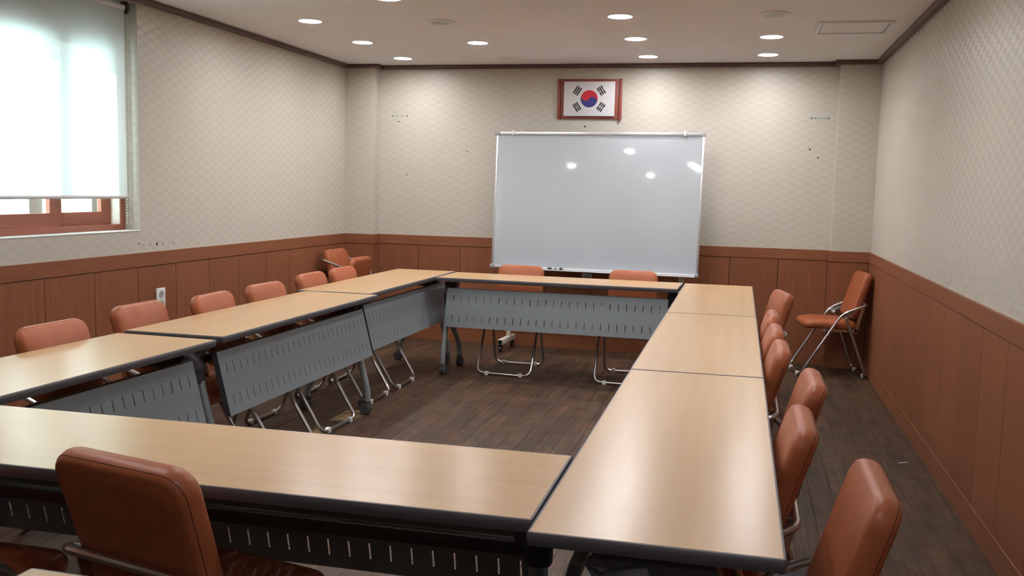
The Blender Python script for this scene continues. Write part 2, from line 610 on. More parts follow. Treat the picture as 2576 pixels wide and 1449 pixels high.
PY = YB - PIL
jl = [4.132 + 0.387 * k for k in range(-16, 10)]
panels_y(wall_left, XL, 1, [YF] + [j for j in jl if YF + 0.05 < j < PY - 0.05] + [PY])
jr = [3.788 + 0.383 * k for k in range(-15, 12)]
panels_y(wall_right, XR, -1, [YF] + [j for j in jr if YF + 0.05 < j < PY - 0.05] + [PY])
panels_x(wall_back, YB, [PILX[0] + PT] + [-2.824 + 0.3878 * k for k in range(0, 9)] + [PILX[1] - PT])
panels_x(wall_back, PY, [XL + PT, PILX[0]])
panels_x(wall_back, PY, [PILX[1], XR - PT])
for x, sgn in ((PILX[0], 1), (PILX[1], -1)):
    o = MB().box(0, PT, -PIL / 2 - PT / 2, PIL / 2 - PT, BB + 0.002, WT - 0.003).obj('panel', M['panel'], wall_back, 0)
    o.location = (x if sgn > 0 else x - PT, YB - PIL / 2, 0)

def run(name, prof_t, z0, z1, material_y, material_x, bev=0.002):
    """one continuous band round the room: left, back with its pillars, right"""
    t = prof_t
    kind = 'baseboard_%s' if name == 'baseboard' else None
    def o(nm, mb, m): return mb.obj(nm, m, None, 0, 'structure')
    names = {'baseboard': ('baseboard_left', 'baseboard_back', 'baseboard_right'), 'rail': ('trim_1', 'trim_2', 'trim_3'), 'crown': ('trim_4', 'trim_5', 'trim_6')}[name]
    o(names[0], MB().box(XL, XL + t, YF, PY - t, z0, z1, None, bev), material_y)
    b = MB().box(PILX[0] + t, PILX[1] - t, YB - t, YB, z0, z1, None, bev)
    b.box(XL, PILX[0] + t, PY - t, PY, z0, z1, None, bev)
    b.box(PILX[0], PILX[0] + t, PY, YB, z0, z1, None, bev)
    b.box(PILX[1] - t, XR, PY - t, PY, z0, z1, None, bev)
    b.box(PILX[1] - t, PILX[1], PY, YB, z0, z1, None, bev)
    o(names[1], b, material_x)
    o(names[2], MB().box(XR - t, XR, YF, PY - t, z0, z1, None, bev), material_y)
run('baseboard', 0.014, 0.0, BB, M['rail_y'], M['rail_x'])
run('rail', 0.014, WT, RT, M['rail_y'], M['rail_x'])
run('crown', 0.045, 2.392, HC, M['crown'], M['crown'], 0.006)

# screw holes and old nail marks left in the wallpaper
for x, z, r in ((-3.029, 1.939, 0.006), (-1.357, 1.909, 0.008), (0.476, 1.74, 0.007), (0.543, 1.677, 0.006), (-2.948, 1.47, 0.005), (-2.388, 1.685, 0.005)):
    o = MB().lathe([(r, 0), (r * 0.9, 0.0015), (0, 0.0015)], 12).obj('screw_hole', M['hole'], wall_back, 0)
    o.location = (x, YB, z); o.rotation_euler = (PI / 2, 0, 0)
for y, z, r in ((4.935, .991, .005), (4.981, .980, .004), (5.044, .979, .004), (5.108, .978, .007), (5.115, .985, .006), (5.173, .982, .004), (5.287, .976, .004)):
    o = MB().lathe([(r, 0), (r * 0.9, 0.0015), (0, 0.0015)], 10).obj('screw_hole', M['hole'], wall_left, 0)
    o.location = (XL, y, z); o.rotation_euler = (0, PI / 2, 0)

# ------------------------------------------------------------------ window
win = bpy.data.objects.new('window_1', None)
COL.objects.link(win)
win['kind'] = 'structure'
FX0, FX1 = XL - 0.168, XL - 0.10        # frame depth
fr = MB()
wt = 2.215
fr.box(FX0, FX1, WY0, WY1, WZ0 + 0.001, WZ0 + 0.036, None, 0.003)
fr.box(FX0, FX1, WY0, WY1, wt - 0.045, wt, None, 0.003)
fr.box(FX1 - 0.014, FX1, WY1 - 0.036, WY1, WZ0 + 0.03, wt - 0.04, None, 0.003)
fr.box(FX0, FX1, WY0, WY0 + 0.036, WZ0 + 0.03, wt - 0.04, None, 0.003)
MB().box(XL - 0.10, XL + 0.003, WY0, WY1, WZ0 - 0.003, WZ0 + 0.002).obj('window_sill', M['paint_white'], win, 0)
fr.obj('window_frame', M['window_wood'], win, 0)
def sash(y0, y1, x, w, z0, z1, material, tk=0.028, rail=0.075):
    mb = MB()
    mb.box(x - tk / 2, x + tk / 2, y0, y0 + w, z0, z1, None, 0.002)
    mb.box(x - tk / 2, x + tk / 2, y1 - w, y1, z0, z1, None, 0.002)
    mb.box(x - tk / 2, x + tk / 2, y0 + w, y1 - w, z0, z0 + rail, None, 0.002)
    mb.box(x - tk / 2, x + tk / 2, y0 + w, y1 - w, z1 - rail * 0.8, z1, None, 0.002)
    s = mb.obj('sash', material, win, 0)
    MB().box(x - 0.003, x + 0.003, y0 + w, y1 - w, z0 + rail, z1 - rail * 0.8).obj('pane', M['pane'], s, 0)
    return s
sash(3.80, 4.395, XL - 0.118, 0.072, WZ0 + 0.036, wt - 0.047, M['window_wood'])
sash(4.366, 4.865, XL - 0.150, 0.085, WZ0 + 0.036, wt - 0.047, M['window_wood'])
# outer aluminium window on the far face of the wall
of = MB()
ox0, ox1 = XL - TH - 0.09, XL - TH
of.box(ox0, ox1, WY0 - 0.02, WY1 + 0.02, WZ0 - 0.03, WZ0 + 0.012, None, 0.002)
of.box(ox0, ox1, WY0 - 0.02, WY1 + 0.02, wt - 0.02, wt + 0.05, None, 0.002)
of.box(ox0, ox1, WY1 - 0.03, WY1 + 0.05, WZ0, wt, None, 0.002)
of.box(ox0, ox1, WY0 - 0.05, WY0, WZ0, wt, None, 0.002)
of.obj('outer_frame', M['outer_alu'], win, 0)
sash(3.78, 4.362, XL - TH - 0.03, 0.056, WZ0 + 0.012, wt - 0.02, M['outer_alu'], 0.022, 0.04)
sash(4.392, 4.893, XL - TH - 0.06, 0.048, WZ0 + 0.012, wt - 0.02, M['outer_alu'], 0.022, 0.04)

blind = thing('roller_blind', 'white translucent roller blind pulled down over the window', 'blind', (XL - 0.045, (WY0 + 4.905) / 2, 1.262))
by = (4.905 - WY0 - 0.02) / 2
bl = MB()
NS = 24
rows = [0.012 + 1.075 * k / 14 for k in range(15)]
vv, ff = [], []
for z in rows:
    for k in range(NS + 1):
        y = -by + 2 * by * k / NS
        vv.append((0.0016 * math.sin(k * 0.9 + z * 2.0) * (1 - z / 1.2), y, z))
for j in range(len(rows) - 1):
    for k in range(NS):
        a = j * (NS + 1) + k
        ff.append((a, a + 1, a + NS + 2, a + NS + 1))
bl.add(vv, ff)
bl.obj('cloth', M['blind'], blind, 60)
MB().tube([(0, -by, 0.006), (0, by, 0.006)], 0.010, 12).obj('hem_bar', M['hem'], blind)
MB().tube([(-0.008, -by, 1.095), (-0.008, by, 1.095)], 0.018, 16).obj('roller', M['hem'], blind)
bk = MB().box(-0.03, 0.02, by + 0.006, by + 0.014, 1.06, 1.128, None, 0.002)
bk.tube([(-0.008, by, 1.095), (-0.008, by + 0.03, 1.095)], 0.024, 16)
bk.obj('bracket', M['dark'], blind)
ch = MB()
for k in range(80):
    z = 1.075 - k * 0.0155
    for dx in (-0.014, 0.012):
        ch.lathe([(0, -0.0035), (0.003, -0.0018), (0.003, 0.0018), (0, 0.0035)], 6, Matrix.Translation((dx - 0.004, by + 0.020 + 0.0015 * math.sin(k * 0.3), z)))
ch.obj('bead_chain', M['white_plastic'], blind)['kind'] = 'stuff'

# ------------------------------------------------------------------ ceiling fittings
lens_me = MB().lathe([(0.071, 0.033), (0.066, 0.018), (0.052, 0.0068), (0.030, 0.0), (0, -0.002)], 28).mesh('lens', M['lens'])
dull_me = MB().lathe([(0.075, -0.002), (0.06, -0.0035), (0.03, -0.006), (0, -0.007)], 28).mesh('reflector', M['reflector'])
dull_ring_me = MB().lathe([(0.060, -0.0035), (0.068, -0.011), (0.084, -0.011), (0.092, -0.0005)], 28, None, False).mesh('ring', M['ring'])
ring_me = MB().lathe([(0.0725, 0.052), (0.0725, -0.002), (0.074, -0.0045), (0.080, -0.0045), (0.088, -0.0005)], 28, None, False).mesh('ring', M['ring'])
def downlight(x, y, label, lit=True, group='round recessed ceiling downlights'):
    t = thing('ceiling_light', label, 'ceiling light', (x, y, HC), 0, group)
    inst('ring', ring_me if lit else dull_ring_me, (0, 0, 0), t)
    inst('lens' if lit else 'reflector', lens_me if lit else dull_me, (0, 0, 0), t)
downlight(-2.82, 7.545, 'lit round downlight in the row nearest the back wall, leftmost of that row')
downlight(-0.798, 7.58, 'lit round downlight in the row nearest the back wall, above the framed flag')
downlight(0.108, 7.545, 'lit round downlight in the row nearest the back wall, rightmost of that row')
downlight(-2.82, 6.692, 'lit round downlight, leftmost of the four in the second row from the back wall')
downlight(-1.957, 6.785, 'lit round downlight, second from the left in the second row from the back wall')
downlight(-0.798, 6.707, 'lit round downlight, third from the left in the second row from the back wall')
downlight(0.113, 6.705, 'lit round downlight beside the ceiling hatch, rightmost of the second row')
downlight(-2.81, 5.80, 'lit round downlight in the third row from the back wall, nearest the window wall')
downlight(-0.795, 5.857, 'lit round downlight in the third row, the largest and brightest in the photo')
downlight(-1.952, 5.914, 'unlit grey round downlight left of centre on the ceiling', False)
downlight(0.11, 5.867, 'unlit round downlight towards the right wall, left of the ceiling hatch', False)
downlight(-2.019, 5.155, 'lit round downlight cut off by the top edge of the photo')
off = 'lit round recessed downlight out of view on the ceiling, one of a set partly added as fill'
for x, y in HIDDEN:
    downlight(x, y, off)
# linear lamp behind the camera line, mirrored as a streak in the whiteboard
lamp = thing('linear_ceiling_light', 'slim lit linear lamp on the ceiling above the camera, out of the photo', 'ceiling light', (-1.22, 2.85, HC), 0.13)
MB().box(-0.03, 0.03, -0.27, 0.27, -0.022, -0.0005, None, 0.004).obj('housing', M['ring'], lamp)
MB().box(-0.02, 0.02, -0.26, 0.26, -0.027, -0.0225).obj('diffuser', emitter('linear_lens', LAMP, 110), lamp)

hatch = thing('ceiling_hatch', 'white rectangular access hatch with thin grey frame in ceiling near right wall', 'hatch', (0.60, 6.385, HC))
hw, hd = 0.222, 0.215
fm = MB()
for a, b, c, d in ((-hw, hw, -hd, -hd + 0.022), (-hw, hw, hd - 0.022, hd), (-hw, -hw + 0.022, -hd + 0.022, hd - 0.022), (hw - 0.022, hw, -hd + 0.022, hd - 0.022)):
    fm.box(a, b, c, d, -0.010, -0.0005)
fm.obj('frame', M['alu'], hatch, 0)
MB().box(-hw + 0.029, hw - 0.029, -hd + 0.029, hd - 0.029, -0.005, -0.001).obj('door', M['ceiling'], hatch, 0)
MB().box(-hw + 0.021, hw - 0.021, -hd + 0.021, hd - 0.021, -0.0012, -0.0004).obj('shadow_gap', M['grey_plastic'], hatch, 0)

cover = thing('ceiling_cover', 'faint round blank cover plate on the ceiling above the whiteboard', 'cover plate', (-1.94, 7.60, HC))
MB().lathe([(0.085, -0.0005), (0.083, -0.004), (0, -0.005)], 28).obj('plate', M['ceiling'], cover)
sl = MB()
for k in range(-3, 4):
    sl.box(-0.055, 0.055, k * 0.016 - 0.003, k * 0.016 + 0.003, -0.0058, -0.0046)
sl.obj('slots', M['ring'], cover, 0)

# ------------------------------------------------------------------ folding training tables
TL, TD, TZ = 1.735, 0.48, 0.72
def make_table():
    t = bpy.data.objects.new('training_table', None)
    COL.objects.link(t)
    t.empty_display_size = 0.1
    bw = 0.007
    MB().box(-TL / 2 + bw, TL / 2 - bw, -TD / 2 + bw, TD / 2 - bw, TZ - 0.027, TZ).obj('tabletop', M['top_x'], t, 0)
    prof = [(0.0, TZ - 0.0004), (0.6, TZ - 0.0006), (0.9, TZ - 0.004), (1.0, TZ - 0.011), (0.8, TZ - 0.020), (0.35, TZ - 0.028), (-1.2, TZ - 0.029)]
    out = rrect(-TL / 2 + bw, TL / 2 - bw, -TD / 2 + bw, TD / 2 - bw, 0.0005, 4)
    mb = MB()
    n, m = len(out), len(prof)
    vs_ = [(p[0] + nn[0] * d * bw, p[1] + nn[1] * d * bw, z) for p, nn in out for d, z in prof]
    fs = [(i * m + k, ((i + 1) % n) * m + k, ((i + 1) % n) * m + k + 1, i * m + k + 1) for i in range(n) for k in range(m - 1)]
    mb.add(vs_, fs)
    mb.obj('edge_band', M['band'], t, 40)
    # slotted modesty panel, leaning out towards its foot
    PLx = 0.800
    H = 0.284
    xs = [-PLx]
    for i in range(27):
        c = (i - 13) * 0.0575
        xs += [c - 0.0024, c + 0.0024]
    xs.append(PLx)
    zs = [0, 0.054, 0.102, 0.196, 0.244, H]        # from the top down
    top = Vector((0, -0.165, 0.638)); dn = Vector((0, -0.070, -0.283)).normalized()
    nrm = Vector((0, -dn.z, dn.y)) * -1
    th = 0.0018
    def P(i, j, s): return Vector((xs[i], 0, 0)) + top + dn * zs[j] + nrm * (th * s)
    mb = MB()
    def solid(i, j): return 0 <= i < len(xs) - 1 and 0 <= j < len(zs) - 1 and not (i % 2 == 1 and j in (1, 3))
    for i in range(len(xs) - 1):
        for j in range(len(zs) - 1):
            if not solid(i, j): continue
            for s in (0, 1):
                mb.add([P(i, j, s), P(i + 1, j, s), P(i + 1, j + 1, s), P(i, j + 1, s)], [(0, 1, 2, 3)])
            for (di, dj), (a, b) in (((-1, 0), ((i, j), (i, j + 1))), ((1, 0), ((i + 1, j), (i + 1, j + 1))), ((0, -1), ((i, j), (i + 1, j))), ((0, 1), ((i, j + 1), (i + 1, j + 1)))):
                if not solid(i + di, j + dj):
                    mb.add([P(*a, 0), P(*b, 0), P(*b, 1), P(*a, 1)], [(0, 1, 2, 3)])
    mb.box(-PLx, PLx, -0.167, -0.140, 0.6365, 0.6385)
    mb.obj('modesty_panel', M['sheet'], t, 0)
    for s in (-1, 1):
        mb = MB()
        e = [top + dn * -0.001, top + dn * (H + 0.001), top + dn * H + Vector((0, 0.024, 0)), top + Vector((0, 0.024, 0))]
        mb.add([(s * (PLx + 0.002), q.y, q.z) for q in e] + [(s * (PLx - 0.001), q.y, q.z) for q in e], [(0, 1, 2, 3), (4, 5, 6, 7), (0, 1, 5, 4), (1, 2, 6, 5), (2, 3, 7, 6), (3, 0, 4, 7)])
        mb.obj('end_trim', M['dark'], t, 0)
    MB().box(-0.805, 0.805, -0.02, 0.02, 0.553, 0.583, None, 0.004).obj('beam', M['beam'], t)
    for s in (-1, 1):
        x = s * 0.818
        b = MB()
        b.prism([(-0.13, 0.655), (-0.105, 0.690), (0.105, 0.690), (0.13, 0.655), (0.095, 0.610), (-0.02, 0.595), (-0.10, 0.610)], 'x', x - 0.016, x + 0.016)
        b.tube(smooth_path([(x, 0.0, 0.640), (x, -0.045, 0.622), (x, -0.075, 0.585), (x, -0.082, 0.535), (x, -0.080, 0.500)]), [0.042] * 8 + [0.039] * 8 + [0.034] * 8 + [0.031], 14)
        b.tube([(x - 0.022, -0.098, 0.660), (x + 0.022, -0.098, 0.660)], 0.013, 12)
        b.obj('hinge_bracket', M['dark'], t)
        for path, sy in (([(-0.088, 0.545), (-0.120, 0.42), (-0.160, 0.28), (-0.186, 0.18), (-0.195, 0.12), (-0.196, 0.075)], -1),
                         ([(-0.076, 0.545), (-0.050, 0.42), (0.030, 0.32), (0.120, 0.24), (0.176, 0.17), (0.195, 0.115), (0.197, 0.075)], 1)):
            leg = MB().tube(smooth_path([(x, y, z) for y, z in path], 5), 0.0195, 12).obj('leg', M['tube'], t)
            c = MB()
            cy = path[-1][0]
            R = 0.034
            ry = Matrix.Translation((x, cy + 0.012, R)) @ Matrix.Rotation(PI / 2, 4, 'Y')
            for dx in (-0.013, 0.013):
                c.lathe([(0.008, dx - 0.010), (R - 0.004, dx - 0.010), (R, dx - 0.006), (R, dx + 0.006), (R - 0.004, dx + 0.010), (0.008, dx + 0.010)], 20, ry)
            c.tube([(x, cy, 0.082), (x, cy, 0.05)], 0.021, 12)
            hood = [(cy + 0.012 + (R + 0.004) * math.cos(a), R + (R + 0.004) * math.sin(a)) for a in [PI * k / 10 for k in range(11)]]
            c.prism(hood, 'x', x - 0.004, x + 0.004)
            c.obj('caster', M['castor'], leg)
    return t

table0 = make_table()
used = []
def place(proto, name, label, cat, group, loc, rz, sc=1.0):
    o = proto if proto.name not in used else copy_tree(proto)
    used.append(proto.name)
    o.location = loc
    o.rotation_euler = (0, 0, rz)
    o.scale = (sc, sc, sc)
    return tag(o, label, cat, group)
G_T = 'wood top training tables with slotted grey panels'
place(table0, '', 'beech top training table at the front, behind the nearest chair', 'table', G_T, (-1.248, 1.998, 0), PI + 0.009)
place(table0, '', 'beech top training table nearest the camera in the right hand column', 'table', G_T, (-0.1415, 2.569, 0), -PI / 2 + 0.0052)
place(table0, '', 'beech top training table in the middle of the right hand column', 'table', G_T, (-0.151, 4.308, 0), -PI / 2 + 0.0052)
place(table0, '', 'beech top training table at the far end of the right hand column', 'table', G_T, (-0.160, 6.047, 0), -PI / 2 + 0.0052)
place(table0, '', 'beech top training table nearest the window wall and camera, left column', 'table', G_T, (-2.352, 2.600, 0), PI / 2 - 0.0235)
place(table0, '', 'beech top training table in the middle of the left column, legs in full view', 'table', G_T, (-2.349, 4.404, 0), PI / 2)
place(table0, '', 'beech top training table at the far end of the left column', 'table', G_T, (-2.411, 6.165, 0), PI / 2)
place(table0, '', 'beech top training table across the back, in front of the whiteboard', 'table', G_T, (-1.284, 6.715, 0), -0.020)
place(table0, '', 'table corner at the bottom left edge of the photo, in front of the nearest chair', 'table', G_T, (-1.135 + TL / 2, 1.285 - TD / 2, 0), -0.01)

# ------------------------------------------------------------------ folding armchairs
def pad(outline, prof, xf):
    """cushion: outline rings lofted through prof = [(inset, height)], closed with domed caps; xf maps (u, v, h) to 3D"""
    mb = MB()
    n = len(outline)
    vs_, fs = [], []
    cu = sum(p[0][0] for p in outline) / n
    cv = sum(p[0][1] for p in outline) / n
    for ins, h in prof:
        for (p, nn) in outline:
            if ins >= 0: u, v = p[0] - nn[0] * ins, p[1] - nn[1] * ins
            else: u, v = cu + (p[0] - cu) * -ins, cv + (p[1] - cv) * -ins
            vs_.append(xf(u, v, h))
    m = len(prof)
    for j in range(m - 1):
        fs += [(j * n + k, j * n + (k + 1) % n, (j + 1) * n + (k + 1) % n, (j + 1) * n + k) for k in range(n)]
    fs += [tuple(range(n))[::-1], tuple((m - 1) * n + k for k in range(n))]
    mb.add(vs_, fs)
    return mb
def cushion_prof(t, r):
    """front (positive h) puffed, edges rounded"""
    p = [(-0.30, -t / 2), (-0.70, -t / 2 + 0.0005)]
    for k in range(7):
        a = -PI / 2 + k * PI / 6
        p.append((r * (1 - math.cos(a)), (t / 2) * math.sin(a)))
    p += [(-0.70, t / 2 + 0.007), (-0.30, t / 2 + 0.010)]
    return p
BY0, BZ0, BY1, BZ1 = -0.135, 0.455, -0.240, 0.800       # backrest foot and head
bv = Vector((0, BY1 - BY0, BZ1 - BZ0)); BH = bv.length; bv.normalize()
bn = Vector((0, bv.z, -bv.y))                              # towards the sitter
def back_xf(u, v, h):
    bow = -0.012 * (1 - (u / 0.19) ** 2) * (0.3 + 0.7 * v / BH)
    p = Vector((u, BY0, BZ0)) + bv * v + bn * (h + bow)
    return (p.x, p.y, p.z)
def make_chair(folded=False):
    t = bpy.data.objects.new('folding_armchair', None)
    COL.objects.link(t)
    t.empty_display_size = 0.1
    outl = [((p[0] * (0.97 + 0.03 * p[1] / BH), p[1]), nn) for p, nn in rrect(-0.187, 0.187, 0.0, BH, (0.045, 0.045, 0.062, 0.062), 7)]
    back = pad(outl, cushion_prof(0.058, 0.017), back_xf).obj('backrest', M['leather'], t, 60)
    seam = [Vector(back_xf(p[0] - nn[0] * 0.004, p[1] - nn[1] * 0.004, -0.0175)) for p, nn in outl]
    MB().tube(seam, 0.0009, 5, True).obj('seam', M['seam'], back)
    so = rrect(-0.195, 0.195, -0.165, 0.225, (0.05, 0.05, 0.075, 0.075), 7)
    if folded:
        ca, sa = math.cos(1.38), math.sin(1.38)
        def seat_xf(u, v, h):
            y, z = v + 0.10, h + 0.0
            return (u, -0.060 + y * ca - z * sa, 0.425 + y * sa + z * ca)
    else:
        def seat_xf(u, v, h): return (u, v, 0.402 + h + 0.03 * v - 0.012 * max(0, v - 0.12) / 0.1)
    pad(so, cushion_prof(0.062, 0.028), seat_xf).obj('seat', M['leather'], t, 60)
    r = 0.0108
    # front legs run up into the armrests and close behind the backrest: one bent tube
    fy, ry = (0.12, -0.14) if folded else (0.245, -0.245)
    loop = [(0.205, fy, 0.0145), (0.210, -0.045, 0.490), (0.210, -0.225, 0.565), (-0.210, -0.225, 0.565), (-0.210, -0.045, 0.490), (-0.205, fy, 0.0145)]
    if folded:        # frame closed up: the arms ride higher behind the backrest
        loop = [(0.205, fy, 0.0145), (0.210, -0.02, 0.650), (0.210, -0.262, 0.728), (-0.210, -0.262, 0.728), (-0.210, -0.02, 0.650), (-0.205, fy, 0.0145)]
    f1 = MB().tube(fillet(loop, [0.06, 0.055, 0.055, 0.055, 0.055, 0.06], 6, True), r, 10, True).obj('front_frame', M['chrome'], t)
    rear = [(0.188, -0.080, 0.462), (0.200, ry, 0.0145), (-0.200, ry, 0.0145), (-0.188, -0.080, 0.462)]
    f2 = MB().tube(fillet(rear, 0.06, 6), r, 10).obj('rear_frame', M['chrome'], t)
    for x in (-0.13, 0.13):
        for y, f in ((fy, f1), (ry, f2)):
            MB().box(x - 0.014, x + 0.014, y - 0.0135, y + 0.0135, 0.0, 0.030, None, 0.004).obj('foot_clip', M['white_plastic'], f)
    for s in (-1, 1):
        b = MB()
        x0 = s * 0.150
        q = back_xf(0, 0.135, -0.034)
        b.box(min(x0, x0 + s * 0.004), max(x0, x0 + s * 0.004), -0.175, 0.11, 0.346, 0.372)
        b.prism([(-0.175, 0.340), (-0.150, 0.340), (q[1] + 0.010, q[2]), (q[1] - 0.016, q[2])], 'x', min(x0, x0 + s * 0.004), max(x0, x0 + s * 0.004))
        b.tube([(s * 0.150, 0.045, 0.358), (s * 0.203, 0.045, 0.358)], 0.006, 8)
        b.tube([(s * 0.150, -0.125, 0.356), (s * 0.195, -0.125, 0.356)], 0.006, 8)
        b.obj('seat_bracket', M['chrome'], t)
        x1 = s * 0.200
        a = MB()
        a.prism([(-0.045, 0.478), (-0.135, 0.515), (-0.130, 0.492), (-0.055, 0.455)], 'x', x1 - 0.003, x1 + 0.003)
        a.obj('arm_plate', M['tube'], t, 0)
        MB().tube([(s * 0.191, -0.078, 0.456), (s * 0.193, -0.073, 0.472)], 0.0125, 10).obj('cap', M['white_plastic'], t)
    return t
chair0 = make_chair()
G_C = 'terracotta folding armchairs'
CH = [
    (-1.163, 1.885, 77, 1.03, 'terracotta armchair seen from behind in the foreground, at the front table'),
    (-1.800, 1.785, 90, 1.0, 'terracotta armchair of which only the seat shows under the front table, lower left'),
    (-2.418, 3.170, 0, 1.0, 'terracotta armchair of the left row nearest the camera'),
    (-2.495, 3.832, 0, 1.0, 'terracotta armchair of the left row in front of the double wall socket'),
    (-2.416, 4.340, 2, 1.0, 'terracotta armchair third from the camera along the window wall'),
    (-2.425, 4.890, -3, 1.0, 'terracotta armchair fourth from the camera along the window wall'),
    (-2.481, 5.605, 0, 1.0, 'terracotta armchair fifth from the camera along the window wall'),
    (-2.476, 6.090, 0, 1.0, 'terracotta armchair of the left row farthest from the camera, before the corner'),
    (-1.665, 6.870, -91, 0.98, 'terracotta armchair behind the back table, left of the two by the whiteboard'),
    (-0.791, 6.830, -90, 0.98, 'terracotta armchair behind the back table, right of the two by the whiteboard'),
    (0.050, 2.015, 180, 1.0, 'terracotta armchair nearest the camera along the right hand tables'),
    (-0.066, 2.530, 180, 1.0, 'terracotta armchair second from the camera on the right, close to the table edge'),
    (0.000, 3.120, 180, 1.0, 'terracotta armchair third from the camera on the right, pulled out from the table'),
    (-0.078, 3.738, 180, 1.0, 'terracotta armchair fourth from the camera on the right, tucked to the table'),
    (-0.084, 4.220, 180, 1.0, 'terracotta armchair fifth from the camera on the right, partly hidden by the fourth'),
    (-0.082, 4.750, 180, 1.0, 'terracotta armchair sixth from the camera on the right, overlapped by the fifth'),
    (0.010, 5.780, 191, 1.0, 'terracotta armchair farthest from the camera along the right hand tables'),
    (0.668, 7.645, 188, 1.0, 'terracotta armchair standing alone in the far right corner, opened out'),
]
for x, y, a, s, label in CH:
    o = place(chair0, '', label, 'chair', G_C, (x, y, 0), math.radians(a - 90), s)
    if s > 1.01: o.scale.z = 1.005
chair1 = make_chair(True)
tag(chair1, 'terracotta armchair with its seat tipped up in the far left corner', 'chair', G_C)
chair1.location = (-3.15, 7.47, 0)
chair1.rotation_euler = (0, 0, math.radians(-2 - 90))
chair1.scale = (1.03, 1.03, 1.03)

# ------------------------------------------------------------------ whiteboard on its stand
wbd = thing('whiteboard', 'large white dry erase board on a wheeled stand before the back wall', 'whiteboard', (-1.212, 7.712, 0), -0.056)
TILT = Matrix.Translation((0, 0, 0.70)) @ Matrix.Rotation(-math.radians(4.0), 4, 'X')
BW, BHt = 0.868, 1.150
MB().box(-BW + 0.012, BW - 0.012, -0.008, 0.008, 0.012, BHt - 0.012, TILT).obj('board', M['board'], wbd, 0)
def rail(x0, x1, z0, z1, nm):
    mb = MB().box(x0, x1, -0.014, 0.014, z0, z1, TILT, 0.004)
    mb.obj(nm, M['alu'], wbd)
rail(-BW + 0.022, BW - 0.022, BHt - 0.024, BHt, 'top_rail')
rail(-BW, -BW + 0.018, 0.03, BHt - 0.03, 'side_rail')
rail(BW - 0.018, BW, 0.03, BHt - 0.03, 'side_rail')
rail(-BW + 0.022, BW - 0.022, 0.0, 0.022, 'bottom_rail')
MB().box(-BW + 0.10, BW - 0.022, -0.060, -0.012, -0.004, 0.004, TILT, 0.002).obj('pen_tray', M['alu'], wbd)
MB().box(-BW + 0.022, BW - 0.022, -0.0155, -0.0135, BHt - 0.029, BHt - 0.0255, TILT).obj('rail_groove', M['grey_plastic'], wbd, 0)
for sx in (-1, 1):
    for z in (0, BHt - 0.032):
        MB().box(sx * BW - 0.018 - 0.004 * sx - 0.0, sx * BW + 0.018 - 0.014 * sx, -0.0165, 0.0165, z - 0.001, z + 0.033, TILT, 0.006).obj('corner_cap', M['grey_plastic'], wbd)
for x in (-BW + 0.145, BW - 0.155):
    mb = MB().box(x - 0.012, x + 0.012, -0.020, 0.018, BHt - 0.020, BHt + 0.012, TILT, 0.004)
    mb.box(x - 0.009, x + 0.009, -0.022, -0.014, BHt - 0.030, BHt - 0.010, TILT, 0.003)
    mb.obj('clip', M['white_plastic'], wbd)
for sx in (-1, 1):
    x = sx * 0.725
    MB().box(x - 0.019, x + 0.019, 0.066, 0.096, 0.09, 1.30, None, 0.004).obj('post', M['cream'], wbd)
    kb = MB().tube([(x, 0.060, 1.24), (x, 0.100, 1.24)], 0.014, 12)
    kb.obj('pivot', M['black'], wbd)
    ft = MB().box(x - 0.022, x + 0.022, -0.165, 0.205, 0.066, 0.110, None, 0.003)
    foot = ft.obj('foot', M['cream'], wbd)
    MB().box(x - 0.017, x + 0.017, -0.167, -0.164, 0.071, 0.105).obj('tube_end', M['black'], foot, 0)
    for y in (-0.145, 0.175):
        c = MB().lathe([(0.006, -0.010), (0.024, -0.010), (0.027, -0.006), (0.027, 0.006), (0.024, 0.010), (0.006, 0.010)], 18, Matrix.Translation((x, y + 0.008, 0.027)) @ Matrix.Rotation(PI / 2, 4, 'Y'))
        c.box(x - 0.016, x + 0.016, y - 0.012, y + 0.022, 0.045, 0.067, None, 0.004)
        c.obj('caster', M['black'], foot)

mk = thing('whiteboard_marker', 'black and white whiteboard marker lying in the pen tray', 'marker', (-1.512, 7.690, 0.7180), -0.056)
X = Matrix.Rotation(PI / 2, 4, 'Y')
MB().lathe([(0.0085, -0.028), (0.0085, 0.036)], 14, X).obj('barrel', M['white_plastic'], mk)
MB().lathe([(0.0, -0.066), (0.0075, -0.065), (0.0088, -0.028)], 14, X).obj('cap', M['black'], mk)
MB().lathe([(0.0088, 0.036), (0.0085, 0.060), (0.0, 0.061)], 14, X).obj('end_plug', M['black'], mk)
MB().lathe([(0.0087, -0.010), (0.0087, 0.020)], 14, X).obj('label_band', M['grey_plastic'], mk)

# ------------------------------------------------------------------ framed national flag
fl = thing('framed_flag', 'framed South Korean flag in red brown wood above the whiteboard', 'flag', (-1.3215, YB, 2.136))
MB().box(-0.245, 0.245, -0.016, -0.002, -0.166, 0.166, None, 0.002).obj('backboard', M['frame_wood'], fl)
for s in (-1, 1):
    mb = MB().box(s * 0.262 - 0.012, s * 0.262 + 0.012, -0.024, -0.002, -0.169, 0.169, None, 0.004)
    mb.box(s * 0.2485 - 0.0015, s * 0.2485 + 0.0015, -0.010, -0.002, -0.166, 0.166)
    mb.obj('side_batten', M['frame_wood'], fl)
MB().tube([(0.258, -0.0140, -0.182), (0.258, -0.0140, -0.168)], 0.012, 12).obj('peg', M['frame_wood'], fl)
sheet = MB().box(-0.2155, 0.2155, -0.034, -0.024, -0.143, 0.143, None, 0.0015).obj('flag_panel', M['flag_white'], fl)
MB().box(-0.18, 0.18, -0.025, -0.014, -0.11, 0.11).obj('spacer', M['frame_wood'], fl, 0)
Rf = 0.0715
TA = math.atan2(2, 3)
